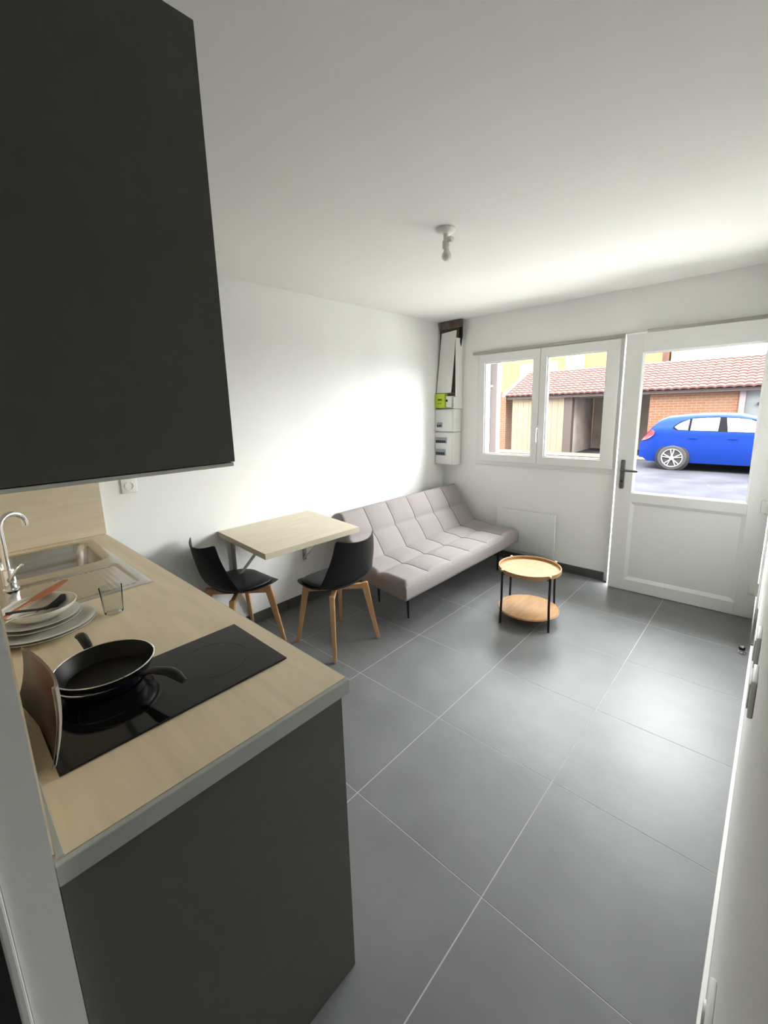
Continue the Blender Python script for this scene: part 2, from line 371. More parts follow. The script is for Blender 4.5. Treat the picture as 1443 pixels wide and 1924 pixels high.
part('rubber_ring', lathe(B(), [(0, .022), (.016, .022), (.018, .030), (.016, .038), (0, .038)], n=24), 'black', t, True, local=True)
part('cap', lathe(B(), [(.0, .038), (.012, .038), (.011, .044), (0, .047)], n=24), 'chrome', t, True, local=True)

# ------------------------------------------------------------------ panel heater
t = thing('panel_heater', 'flat white wall heater between sofa and glazed door', 'heater', (1.045, YF, .13))
part('front_panel', box(B(), .736, 1.352, YF-.058, YF-.034, .135, .562, .003, 2), 'rad', t, True)
part('back_box', box(B(), .77, 1.32, YF-.036, YF-.001, .165, .53, .004), 'white', t)
bm = B()
for i in range(22): box(bm, .79+i*.024, .80+i*.024, YF-.052, YF-.038, .560, .5635)
part('top_grille', bm, 'edge', t)

# ------------------------------------------------------------------ electrical column in the far left corner
XE = .25; YE = 2.908
t = thing('electrical_trunking', 'tall white trunking with loose cover panel in the far left corner', 'trunking', (.125, YF, 1.6))
part('side_cover', box(box(B(), XE-.004, XE+.014, YE+.03, YF-.001, 1.72, 2.33, .002), XE-.004, XE+.014, YE+.0, YF-.001, 1.60, 1.72, .002), 'white', t)
part('brown_void', box(box(B(), .004, XE-.005, YF-.05, YF-.002, 1.78, H-.002), .03, XE+.045, YE+.06, YF-.051, 2.44, H-.002, .002), 'brown', t, label='bare brown recess behind the cover panel')
part('cable_bundle', tube(tube(tube(B(), [(.235, YE+.09, 1.77), (.232, YE+.1, 2.1), (.262, YE+.09, 2.44), (.275, YE+.08, H-.01)], .008), [(.222, YE+.10, 1.77), (.225, YE+.11, 2.1), (.268, YE+.10, 2.44), (.268, YE+.1, H-.01)], .009),
     [(.24, YE+.12, 1.77), (.24, YE+.12, 2.2), (.285, YE+.09, 2.35), (.285, YE+.09, H-.01)], .01), 'blackmetal', t, True)
bm = B(); c = [(.012, 2.925, 1.770), (.198, 2.925, 1.770), (.226, 2.985, 2.415), (.040, 2.985, 2.400)]
va = [bm.verts.new(p) for p in c]; vb = [bm.verts.new((p[0], p[1]+.012, p[2])) for p in c]
fs = [bm.faces.new(va), bm.faces.new(vb[::-1])] + [bm.faces.new((va[(i+1)%4], va[i], vb[i], vb[(i+1)%4])) for i in range(4)]
bmesh.ops.recalc_face_normals(bm, faces=fs); part('cover_panel', bm, 'white', t)
part('meter_board', box(B(), .004, XE-.006, 2.962, YF-.001, 1.602, 1.738, .003), 'white', t)
t = thing('electricity_meter', 'lime green electricity meter under the loose cover panel', 'meter', (.07, 2.96, 1.61))
part('case', box(B(), .006, .134, 2.905, 2.961, 1.612, 1.765, .006, 3), 'lime', t, True)
part('display', box(B(), .040, .095, 2.902, 2.907, 1.690, 1.708, .001), 'screen', t)
part('button', box(B(), .045, .058, 2.901, 2.907, 1.655, 1.664, .001), 'screen', t); part('button', box(B(), .075, .088, 2.901, 2.907, 1.655, 1.664, .001), 'screen', t)
t = thing('main_breaker', 'white main breaker right of the green meter', 'breaker', (.18, 2.96, 1.61))
part('case', box(B(), .142, .215, 2.915, 2.961, 1.618, 1.735, .004, 3), 'white', t, True)
part('toggle', box(B(), .150, .163, 2.900, 2.917, 1.675, 1.70, .002), 'blackmetal', t)
def breaker_box(z0, z1, label, wins):
    t = thing('breaker_box', label, 'breaker box', (.12, YF, z0))
    part('case', box(B(), .003, XE, YE+.012, YF-.001, z0, z1, .010, 3), 'white', t, True)
    part('front_cover', box(B(), .003, XE-.022, YE, YE+.02, z0+.006, z1-.006, .006, 3), 'white', t, True)
    for (a, c, d, e, n) in wins:
        wdw = part('flap_window', box(B(), a, c, YE-.004, YE+.001, d, e, .001), 'smoke', t, label='grey smoked flap window')
        for i in range(n):
            x = a+.006+(c-a-.012)*i/max(1, n)
            part('toggle', box(B(), x, x+(c-a-.02)/max(1, n)*.6, YE-.009, YE-.003, d+.006, d+(e-d)*.5, .001), 'blackmetal', wdw)
breaker_box(1.350, 1.598, 'white upper breaker box directly below the green meter', [(.03, .10, 1.40, 1.455, 3)])
breaker_box(.985, 1.347, 'white lower breaker box with two rows of switches above the sofa', [(.012, .16, 1.225, 1.29, 7), (.012, .145, 1.09, 1.16, 6)])

# ------------------------------------------------------------------ ceiling lamp holder
t = thing('ceiling_lamp', 'white ceiling rose with bare bulb holder', 'lamp', (1.474, .972, H-.155))
part('ceiling_rose', lathe(B(), [(0, H), (.052, H), (.052, H-.008), (.038, H-.020), (.012, H-.024), (0, H-.024)], (1.474, .972, 0), 36), 'white', t, True)
part('stem', lathe(B(), [(.012, H-.022), (.013, H-.05), (.013, H-.062)], (1.476, .972, 0), 20), 'white', t, True)
part('bulb_holder', lathe(B(), [(.016, H-.058), (.020, H-.060), (.020, H-.088), (.017, H-.098), (0, H-.098)], (1.478, .972, 0), 24), 'white', t, True)
part('connector', box(B(), 1.488, 1.520, .955, .990, H-.072, H-.045, .008, 3), 'white', t, True)
bm = lathe(B(), [(.013, H-.098), (.014, H-.106), (.022, H-.118), (.025, H-.130), (.022, H-.144), (.012, H-.152), (0, H-.154)], (1.480, .972, 0), 28)
part('bulb', bm, mat('frosted_bulb', (.8, .8, .76), .15), t, True)

# ------------------------------------------------------------------ kitchen run along wall_near
HC = .9456
wt = thing('worktop', 'pale oak worktop with grey edge along the partition', 'worktop', (1.05, -.70, HC-.04))
SX0, SX1, SY0, SY1 = .085, 1.03, -.955, -.478
bm = B(); Z0, Z1 = HC-.038, HC
BX0, BX1, BY0, BY1 = SX0+.02, SX1-.02, SY0+.02, SY1-.02
for a, c, d, e in ((.002, BX0, YN+.001, -.392), (BX1, 2.106, YN+.001, -.392), (BX0, BX1, YN+.001, BY0), (BX0, BX1, BY1, -.392)): box(bm, a, c, d, e, Z0, Z1)
part('slab', bm, 'oak', wt)
part('edge_band', box(box(B(), 2.1065, 2.119, YN+.001, -.3895, Z0-.001, Z1-.0005, .002), .002, 2.1063, -.3915, -.390, Z0, Z1-.0005), 'edge', wt, label='grey edge band')
S('trim_5', box(B(), .0225, 2.106, YN+.0045, YN+.015, HC+.0005, HC+.004, .001), 'edge', 'grey sealing bead between worktop and partition', 'trim')
def base_unit(x0, x1, label, grp):
    t = thing('base_cabinet', label, 'cabinet', ((x0+x1)/2, -.7, 0), grp)
    part('side_panel', box(B(), x0+.001, x0+.017, YN+.01, -.428, .002, Z0-.003, .001), 'carc', t)
    part('side_panel', box(B(), x1-.017, x1-.001, YN+.01, -.428, .002, Z0-.003, .001), 'carc', t)
    part('bottom_panel', box(B(), x0+.0175, x1-.0175, YN+.01, -.47, .10, .116, .001), 'carc', t)
    part('back_panel', box(B(), x0+.0175, x1-.0175, YN+.005, YN+.0095, .10, .74, .001), 'carc', t)
    part('plinth', box(B(), x0+.001, x1-.001, -.469, -.455, .002, .098, .001), 'dark', t)
    d = part('door', box(B(), x0+.002, x1-.002, -.426, -.407, .105, Z0-.008, .0015), 'dark', t)
    part('handle', tube(B(), [(x1-.05, -.407, .80), (x1-.05, -.375, .795), (x1-.05, -.375, .66), (x1-.05, -.407, .655)], .005, 10), 'chrome', d, True)
base_unit(.02, .60, 'anthracite base cabinet against the left wall under the sink bowl', 'base cabinets')
base_unit(.60, 1.20, 'anthracite base cabinet under the sink drainer and plates', 'base cabinets')
base_unit(1.20, 2.082, 'anthracite base cabinet under the hob', 'base cabinets')
solo('cabinet_end_panel', box(B(), 2.084, 2.1035, YN+.002, -.405, .002, Z0-.002, .0015), 'dark', 'tall anthracite end panel closing the base cabinets below the hob', 'panel', loc=(2.094, -.7, .002))
def wall_unit(x0, x1, label):
    t = thing('wall_cabinet', label, 'cabinet', ((x0+x1)/2, -.8, 1.524), 'wall cabinets')
    part('body', box(B(), x0+.001, x1-.001, YN+.002, -.654, 1.524, 2.227, .001), 'carc', t)
    part('door', box(B(), x0+.002, x1-.002, -.652, -.634, 1.522, 2.229, .0015), 'dark', t)
wall_unit(.005, .70, 'anthracite wall cabinet above the sink, against the left wall')
wall_unit(.70, 1.40, 'middle anthracite wall cabinet above the plates')
wall_unit(1.40, 2.080, 'anthracite wall cabinet above the hob')
solo('cabinet_end_panel', box(B(), 2.0815, 2.100, YN+.002, -.634, 1.527, 2.231, .0015), 'dark', 'large dark end panel of the wall cabinets, top left of the view', 'panel', loc=(2.09, -.8, 1.527))
solo('light_rail', box(B(), 2.079, 2.0995, YN+.004, -.637, 1.519, 1.5255, .001), 'carc', 'thin pale rail under the dark wall cabinet end panel', 'rail', loc=(2.09, -.8, 1.519))
solo('backsplash', box(B(), .0005, .02, YN+.001, -.384, HC+.001, 1.50, .001), 'oakv', 'pale oak splashback panel on the left wall behind the tap', 'splashback', loc=(.01, -.7, HC+.001))
solo('backsplash', box(B(), .021, 2.10, YN+.0005, YN+.004, HC+.007, 1.50), 'oakv', 'pale oak splashback on the partition behind hob and plates', 'splashback', loc=(1, YN+.002, HC+.007))

# sink with drainer
t = thing('sink', 'stainless steel inset sink with ribbed drainer on the right', 'sink', (.6, -.7, HC))
sx0, sx1, sy0, sy1 = .125, .55, -.885, -.515   # bowl
bm = B(); NX, NY = 86, 48
def rr(x, y, x0, x1, y0, y1, r):
    dx = max(x0+r-x, x-(x1-r), 0); dy = max(y0+r-y, y-(y1-r), 0)
    return r - math.hypot(dx, dy) if (dx > 0 or dy > 0) else min(x-x0, x1-x, y-y0, y1-y, r)
def sm(a, b_, v):
    v = max(0, min(1, (v-a)/(b_-a))); return v*v*(3-2*v)
g = []
for i in range(NX+1):
    row = []
    for j in range(NY+1):
        x = SX0+(SX1-SX0)*i/NX; y = SY0+(SY1-SY0)*j/NY
        e = min(x-SX0, SX1-x, y-SY0, SY1-y)
        z = HC + .0006 + .0025*sm(0, .006, e)
        db = rr(x, y, sx0, sx1, sy0, sy1, .06)
        if db > 0: z -= .145*sm(0, .026, db)
        dd = rr(x, y, .645, SX1-.035, SY0+.05, SY1-.035, .03)
        if dd > 0: z -= .006*sm(0, .012, dd)-(.0045*sm(.012, .02, dd)*(.5+.5*math.cos(2*PI*(y-SY0)/.022)) if x > .67 else 0)
        row.append(bm.verts.new((x, y, z)))
    g.append(row)
for i in range(NX):
    for j in range(NY): bm.faces.new((g[i][j], g[i+1][j], g[i+1][j+1], g[i][j+1]))
part('basin', bm, 'steel', t, 'all')
part('drain_plug', lathe(B(), [(0, .012), (.018, .012), (.03, .009), (.038, .004), (.038, .0), (0, 0)], (.20, -.700, HC-.1415), 20), 'black', t, True, label='black drain plug')
# tap
t = thing('kitchen_tap', 'chrome swan-neck mixer tap behind the sink bowl', 'tap', (.668, -.885, HC+.003))
tx, ty = .668, -.885
part('base', lathe(B(), [(0, 0), (.027, 0), (.027, .006), (.022, .010), (.022, .075), (.019, .085), (0, .085)], (tx, ty, HC+.003), 28), 'chrome', t, True)
pts = [(tx, ty, HC+.08), (tx, ty, HC+.17), (tx, ty, HC+.25)]
for k in range(1, 15):
    a = PI*k/14*1.05; R_ = .052; pts.append((tx-(R_-R_*math.cos(a))*.55, ty+(R_-R_*math.cos(a))*.83, HC+.25+R_*math.sin(a)))
part('spout', tube(B(), pts, .011, 14), 'chrome', t, True)
bm = tube(B(), [(tx+.02, ty, HC+.05), (tx+.042, ty, HC+.055)], .012, 14); tube(bm, [(tx+.04, ty, HC+.055), (tx+.055, ty+.015, HC+.085), (tx+.075, ty+.04, HC+.115)], .006, 10)
part('lever', bm, 'chrome', t, True)

# hob
t = thing('hob', 'black glass two-zone induction hob set in the worktop', 'hob', (1.775, -.70, HC))
part('glass_top', box(B(), 1.632, 1.922, -.958, -.443, HC+.0006, HC+.006, .0015), 'hob', t)
for hy in (-.81, -.58):
    part('zone_ring', lathe(B(), [(.085, 0), (.0865, 0), (.0865, .0003), (.085, .0003)], (1.777, hy, HC+.0061), 48, True), mat('zone_print', (.02, .02, .02), .2), t)

# pans
def pan(loc, r, h, rot, hl, label, name='frying_pan', tilt=0):
    t = thing(name, label, 'pan', loc)
    part('pan_body', lathe(B(), [(0, 0), (r*.78, 0), (r*.84, .004), (r*.93, h*.6), (r, h), (r+.003, h), (r+.0035, h-.002)] and [(0, 0), (r*.76, 0), (r*.82, .004), (r*.93, h*.6), (r, h), (r-.003, h), (r*.93-.003, h*.6), (r*.80, .006), (0, .004)], n=56), 'pan', t, 50, local=True)
    part('rim', lathe(B(), [(r-.0028, h-.0005), (r-.001, h+.0016), (r+.0012, h), (r, h-.0025)], n=56, closed=True), 'chrome', t, True, local=True, label='shiny metal rim')
    part('outer_band', lathe(B(), [(r*.825, .0042), (r*.934+.0006, h*.6), (r*.97, h*.82), (r*.968, h*.82-.002), (r*.93, h*.59), (r*.82, .0035)], n=56, closed=True), 'panout', t, True, local=True)
    hp = [(r-.004, 0, h*.72), (r+.02, 0, h*.85), (r+.05, 0, h+.008), (r+.10, 0, h+.014), (r+hl*.85, 0, h+.008), (r+hl, 0, h-.004)]
    part('handle', tube(B(), hp, .01, 14, [.008, .009, .012, .0135, .0135, .008], flat=.62), 'black', t, True, local=True)
    part('rivet', lathe(B(), [(0, 0), (.006, 0), (.005, .003), (0, .004)], (r-.012, 0, h*.62), 14), 'chrome', t, True, local=True)
    t.rotation_euler = (0, tilt, rot); return t
pan((1.662, -.812, HC+.0065), .106, .036, math.radians(180), .15, 'lower black frying pan, mostly hidden, handle towards the plates', name='frying_pan')
pan((1.668, -.808, HC+.020), .110, .044, math.radians(24), .142, 'upper black frying pan on the hob, handle towards the worktop edge')

# leaflet standing curled between hob and partition
t = thing('leaflet', 'curled cream leaflet with brown print standing beside the frying pans', 'leaflet', (1.78, -.95, HC+.0065))
def sheet(off, hgt, th, top_in):
    path = [(1.585, -.966), (1.64, -.957), (1.70, -.949), (1.76, -.944), (1.82, -.942), (1.865, -.944), (1.888, -.948), (1.898, -.953)]
    bm = B(); uv = bm.loops.layers.uv.new('uv'); NV = 6; rows = []
    n = len(path)
    for k in range(NV+1):
        v = k/NV; lean = .008*math.sin(v*PI)+top_in*v
        rows.append([bm.verts.new((p[0]-.03*v*(i/(n-1)), p[1]-.012+off+lean, HC+.0067+hgt*v*(1-.10*(1-i/(n-1))))) for i, p in enumerate(path)])
    for k in range(NV):
        for i in range(n-1):
            f = bm.faces.new((rows[k][i], rows[k][i+1], rows[k+1][i+1], rows[k+1][i]))
            for lp, (a, c) in zip(f.loops, ((i, k), (i+1, k), (i+1, k+1), (i, k+1))): lp[uv].uv = (a/(n-1), c/NV)
    bmesh.ops.solidify(bm, geom=list(bm.faces), thickness=th); return bm
part('front_cover', sheet(0, .150, .0012, .026), 'leaf', t, 'all')
part('inner_pages', sheet(.005, .147, .002, .026), 'paper', t, 'all')

# plates, bowl, cutlery
def plate_(c, r, z, label, name='plate', h=.018):
    t = thing(name, label, 'plate', (c[0], c[1], z), 'stack of crockery')
    part('dish', lathe(B(), [(0, 0), (r*.6, 0), (r*.62, .002), (r*.8, h*.55), (r, h), (r*1.002, h+.0018), (r*.985, h+.0022), (r*.79, h*.55+.003), (r*.6, .0045), (0, .004)], n=48), 'ceramic', t, 50, local=True)
    part('rim_line', lathe(B(), [(r*.999, h-.0012), (r*1.006, h-.0006), (r*1.006, h+.0006), (r*.999, h+.0010)], n=48, closed=True), 'cerline', t, True, local=True, label='thin dark rim line')
    return t
CX, CY = 1.182, -.858
plate_((CX, CY), .139, HC+.0006, 'large white dinner plate at the bottom of the stack')
plate_((CX+.002, CY-.001), .137, HC+.009, 'large white dinner plate, second from the bottom of the stack')
plate_((CX-.006, CY-.008), .108, HC+.022, 'small white plate lying on the two large plates')
plate_((CX-.010, CY-.006), .106, HC+.032, 'small white plate directly beneath the bowl')
t = thing('bowl', 'shallow white bowl holding cutlery on top of the plate stack', 'bowl', (CX-.016, CY-.004, HC+.043), 'stack of crockery')
part('dish', lathe(B(), [(0, 0), (.045, 0), (.048, .003), (.075, .014), (.098, .034), (.100, .042), (.097, .042), (.093, .034), (.07, .017), (.04, .006), (0, .005)], n=48), 'ceramic', t, 50, local=True)
BZ = HC+.052; bx, by = CX-.016, CY-.004
t = thing('wooden_spatula', 'reddish wooden spatula lying across the bowl', 'spatula', (bx-.02, by-.04, BZ+.03))
part('handle', tube(B(), [(1.212, -.957, HC+.088), (1.175, -.922, HC+.089), (1.130, -.880, HC+.089)], .007, 10, flat=.6), 'redwood', t, True)
part('blade', tube(B(), [(1.134, -.884, HC+.089), (1.10, -.852, HC+.089), (1.05, -.808, HC+.088), (.985, -.756, HC+.086)], .01, 14, [.008, .019, .021, .012], flat=.16), 'redwood', t, True)
t = thing('ladle', 'black kitchen spoon resting in the bowl', 'spoon', (bx, by, BZ))
part('bowl_end', tube(B(), [(1.112, -.790, HC+.078), (1.138, -.802, HC+.072), (1.160, -.826, HC+.066), (1.172, -.848, HC+.068)], .01, 12, [.008, .016, .017, .006], flat=.35), 'black', t, True)
part('handle', tube(B(), [(1.170, -.845, HC+.068), (1.178, -.870, HC+.074), (1.192, -.910, HC+.088), (1.205, -.945, HC+.098)], .004, 8), 'black', t, True)
t = thing('fork', 'steel fork leaning over the near rim of the bowl', 'fork', (bx+.02, by-.03, BZ))
bm = tube(B(), [(bx-.01, by+.01, BZ+.010), (bx+.03, by-.03, BZ+.019), (bx+.075, by-.075, BZ+.038), (bx+.11, by-.10, BZ+.042)], .004, 8, flat=.5)
part('handle', bm, 'steel', t, True)
bm = B()
for k in range(4):
    q = (k-1.5)*.005; tube(bm, [(bx-.008+q, by+.008+q, BZ+.008), (bx-.035+q, by+.03+q, BZ+.007)], .0013, 6)
part('tines', bm, 'steel', t, True)
# drinking glass
solo('drinking_glass', lathe(B(), [(0, 0), (.027, 0), (.029, .004), (.035, .095), (.0335, .095), (.0272, .012), (0, .010)], (1.215, -.672, HC+.0006), 36), 'cupglass', 'clear drinking glass beside the plate stack', 'glass', loc=(1.215, -.672, HC+.0006), smooth=50)

# ------------------------------------------------------------------ fold-down table
TZ = .798
t = thing('wall_table', 'pale oak wall-mounted table between the two black chairs', 'table', (.35, .66, TZ-.4))
poly = [(.0012, .292), (.706, .235), (.722, .990), (.0012, 1.088)]
part('tabletop', prism(B(), poly, TZ-.037, TZ-.0008), 'oakx', t)
part('edge_band', prism(prism(B(), [(.7063, .2345), (.7085, .2343), (.7245, .9903), (.7223, .9905)], TZ-.0372, TZ-.0006), [(.0012, .2898), (.706, .2330), (.706, .2348), (.0012, .2916)], TZ-.0372, TZ-.0006), mat('table_edge', (.58, .51, .39), .5), t)
for by_, lab in ((.392, None), (1.02, None)):
    bm = B(); box(bm, .0012, .006, by_-.016, by_+.016, .375, TZ-.038, .001); box(bm, .0065, .036, by_-.003, by_+.003, .385, TZ-.04, .001)
    br = part('bracket', bm, 'bgrey', t)
    bm = B(); box(bm, .007, .50, by_-.015-.03, by_+.015-.03, TZ-.043, TZ-.038, .001); part('top_arm', bm, 'bgrey', br)
    part('brace', beam(B(), (.014, by_-.01, .40), (.44, by_-.03, TZ-.046), .026, .026, .006, .006, rot=PI/2), 'bgrey', br)

# ------------------------------------------------------------------ chairs (local: sitter faces -Y)
def shell_mesh():
    prof = [(-.236, .428, .120, .002), (-.226, .446, .155, .005), (-.17, .452, .205, .012), (-.09, .444, .225, .020), (0, .440, .232, .028), (.08, .443, .236, .036), (.145, .458, .238, .050), (.190, .490, .236, .066),
            (.215, .535, .226, .070), (.232, .590, .216, .064), (.247, .650, .202, .058), (.262, .710, .188, .056), (.276, .765, .176, .062), (.286, .797, .166, .070)]
    bm = B(); NU = 14; rows = []
    for k, (y, z, hw, cv) in enumerate(prof):
        a = prof[max(k-1, 0)]; c = prof[min(k+1, len(prof)-1)]; ty_, tz_ = c[0]-a[0], c[1]-a[1]; l = math.hypot(ty_, tz_); ny, nz = -tz_/l, ty_/l
        row = []
        for i in range(NU+1):
            u = -1+2*i/NU; q = abs(u)**2.2*cv
            dip = -.016*(1-u*u)*(1 if k >= len(prof)-1 else (.35 if k == len(prof)-2 else 0))
            row.append(bm.verts.new((u*hw, y+ny*q, z+nz*q+dip*0+(.010*abs(u)**3 if k == len(prof)-1 else 0))))
        rows.append(row)
    for k in range(len(prof)-1):
        for i in range(NU): bm.faces.new((rows[k][i], rows[k][i+1], rows[k+1][i+1], rows[k+1][i]))
    bmesh.ops.recalc_face_normals(bm, faces=list(bm.faces)); bmesh.ops.solidify(bm, geom=list(bm.faces), thickness=.007)
    return bm
def make_chair(label):
    t = thing('dining_chair', label, 'chair', (0, 0, 0), 'black shell chairs at the wall table')
    s = part('seat_shell', shell_mesh(), 'black', t, 60, local=True)
    md = s.modifiers.new('s', 'SUBSURF'); md.levels = 1; md.render_levels = 1
    bm = B(); N = 36; rings = []
    for rr_, zz in ((0, .478), (.5, .480), (.85, .475), (.97, .466), (1.0, .458), (.97, .450), (0, .446)):
        if rr_ == 0: rings.append([bm.verts.new((0, -.02, zz))]); continue
        ring_ = []
        for i in range(N):
            a = 2*PI*i/N; cx_, sy_ = math.cos(a), math.sin(a); x_ = .205*rr_*math.copysign(abs(cx_)**.75, cx_); y_ = -.02+.19*rr_*math.copysign(abs(sy_)**.8, sy_)
            ring_.append(bm.verts.new((x_, y_, zz+.024*(x_/.205)**2+(.02*max(0, (y_-.08)/.1)**2))))
        rings.append(ring_)
    for a_, d_ in zip(rings, rings[1:]):
        for i in range(N):
            j = (i+1) % N
            if len(a_) == 1: bm.faces.new((a_[0], d_[i], d_[j]))
            elif len(d_) == 1: bm.faces.new((a_[i], a_[j], d_[0]))
            else: bm.faces.new((a_[i], a_[j], d_[j], d_[i]))
    bmesh.ops.recalc_face_normals(bm, faces=list(bm.faces)); part('seat_cushion', bm, 'pad', t, 'all', local=True)
    for sx_, sy_ in ((-1, -1), (1, -1), (1, 1), (-1, 1)):
        bm = B(); beam(bm, (sx_*.150, sy_*.135, .428), (sx_*.205, sy_*.202, .0005), .046, .024, .034, .022, rot=math.atan2(sy_, sx_))
        bmesh.ops.bevel(bm, geom=list(bm.edges), offset=.004, segments=2, affect='EDGES'); part('leg', bm, 'beech', t, True, local=True)
    bm = B(); beam(bm, (-.165, -.150, .405), (.165, .150, .405), .026, .026, .034, .034); beam(bm, (-.165, .150, .405), (.165, -.150, .405), .026, .026, .0335, .0335)
    part('cross_frame', bm, 'beech', t, local=True)
    part('mount_plate', box(B(), -.07, .07, -.07, .07, .418, .4345, .003), 'blackmetal', t, local=True)
    return t
def copy_tree(o, parent=None):
    c = o.copy(); COL.objects.link(c); c.parent = parent
    for ch in list(o.children): copy_tree(ch, c)
    return c
c1 = make_chair('black shell chair with beech legs at the table end nearest the sofa, facing the wall')
c2 = copy_tree(c1)
c1.location = (.690, .772, 0); c1.rotation_euler = (0, 0, math.radians(-90))
c2['label'] = 'black shell chair with beech legs, half hidden behind the worktop'
c2.location = (.212, .300, 0); c2.rotation_euler = (0, 0, math.radians(182))

# ------------------------------------------------------------------ sofa
sofa = thing('sofa_bed', 'mauve-grey tufted click-clack sofa on black legs along the left wall', 'sofa', (.6, 2.0, 0))
YS0, LEN = 1.13, 1.765
def shear(p): return Vector((p[0], p[1] + .125*(1-p[0]/1.03), p[2]))
def tuft_h(s, tt, rows, cols):
    ft = (tt*cols) % 1.0; fs_ = (s*rows) % 1.0
    if tt >= 1: ft = 1.0
    if s >= 1: fs_ = 1.0
    a = max(0, 1-abs(2*ft-1)**3.0); c = max(0, 1-abs(2*fs_-1)**3.2)
    if tt < .5/cols or tt > 1-.5/cols: a = 1.0
    if s < .5/rows or s > 1-.5/rows: # outer rows only pinched towards the middle
        inner = (fs_ > .5) if s < .5 else (fs_ < .5)
        if not inner: c = 1.0
    return .016*c + .011*a*(.35+.65*c)
def tufted(Wd, Ln, Th, mapper, rows=2, cols=6, nx=40, ny=144, rad=.02):
    bm = B(); g = []
    for i in range(nx+1):
        row = []
        for j in range(ny+1):
            s = i/nx; tt = j/ny; e = min(s*Wd, (1-s)*Wd, tt*Ln, (1-tt)*Ln)
            rd = rad - math.sqrt(max(0, rad*rad-(rad-min(e, rad))**2)) if e < rad else 0
            k = min(1, e/.035); k = k*k*(3-2*k)
            row.append(bm.verts.new(mapper(s*Wd, tt*Ln, Th-rd*.8+tuft_h(s, tt, rows, cols)*k)))
        g.append(row)
    for i in range(nx):
        for j in range(ny): bm.faces.new((g[i][j], g[i+1][j], g[i+1][j+1], g[i][j+1]))
    # sides and bottom
    loop = [(0, j) for j in range(0, ny)] + [(i, ny) for i in range(0, nx)] + [(nx, j) for j in range(ny, 0, -1)] + [(i, 0) for i in range(nx, 0, -1)]
    prev = [g[i][j] for i, j in loop]
    for zf, out in ((.62, .004), (.2, .004), (.03, .0), (0, -.012)):
        cur = []
        for i, j in loop:
            s = i/nx*Wd; tt = j/ny*Ln
            s += (-out if i == 0 else out if i == nx else 0); tt += (-out if j == 0 else out if j == ny else 0)
            cur.append(bm.verts.new(mapper(s, tt, Th*zf)))
        n = len(loop)
        for k in range(n): bm.faces.new((prev[k], prev[(k+1) % n], cur[(k+1) % n], cur[k]))
        prev = cur
    bm.faces.new(prev); bmesh.ops.recalc_face_normals(bm, faces=list(bm.faces)); return bm
def seam_lines(parent, Wd, Ln, Th, mapper, rows=2, cols=6):
    for c in range(1, cols):
        tt = c/cols; pts = []
        for k in range(2, 47):
            s = k/48; e = min(s*Wd, (1-s)*Wd); kk = min(1, e/.035); kk = kk*kk*(3-2*kk)
            pts.append(mapper(s*Wd, tt*Ln, Th+tuft_h(s, tt-1e-6, rows, cols)*kk+.0008))
        part('piping', tube(B(), pts, .0028, 6), 'piping', parent, True)
SW, STh = .63, .118
def seat_map(s, l, n): return shear((.40+s, YS0+l, .262+n))
bd = Vector((.20-.505, 0, .775-.362)); BL = bd.length; bd.normalize(); bn = Vector((bd.z, 0, -bd.x))
BT = .115
def back_map(s, l, n):
    p = Vector((.505, YS0, .362)) + bd*s + bn*(n-BT); return shear((p.x, p.y+l, p.z))
so = part('seat', tufted(SW, LEN, STh, seat_map), 'fabric', sofa, 'all')
seam_lines(so, SW, LEN, STh, seat_map)
bk = part('backrest', tufted(BL, LEN, BT, back_map), 'fabric', sofa, 'all')
seam_lines(bk, BL, LEN, BT, back_map)
def welt(mp, Wd, Ln, h):
    bm = B(); q = .003
    c = [(q, q), (Wd-q, q), (Wd-q, Ln-q), (q, Ln-q)]; pts = []
    for a in range(4):
        p0, p1 = c[a], c[(a+1) % 4]
        for k in range(12): pts.append(mp(p0[0]+(p1[0]-p0[0])*k/12, p0[1]+(p1[1]-p0[1])*k/12, h))
    pts.append(pts[0]); tube(bm, pts, .0045, 6); return bm
part('welt', welt(seat_map, SW, LEN, STh-.018), 'fabric', so, True)
part('welt', welt(back_map, BL, LEN, BT-.018), 'fabric', bk, True)
for fy in (1.36, 2.71): part('frame_bar', box(B(), .46, .96, fy-.015, fy+.015, .236, .2618, .002), 'blackmetal', sofa)
for lx, ly in ((.875, 1.335), (.93, 2.69), (.50, 1.40), (.50, 2.75)):
    bm = B(); p1 = (lx-.005, ly+(.01 if ly < 2 else -.01), .0008)
    tube(bm, [(lx, ly, .266), (lx, ly, .2), p1], .012, 12, [.014, .013, .008]); part('leg', bm, 'blackmetal', sofa, True)

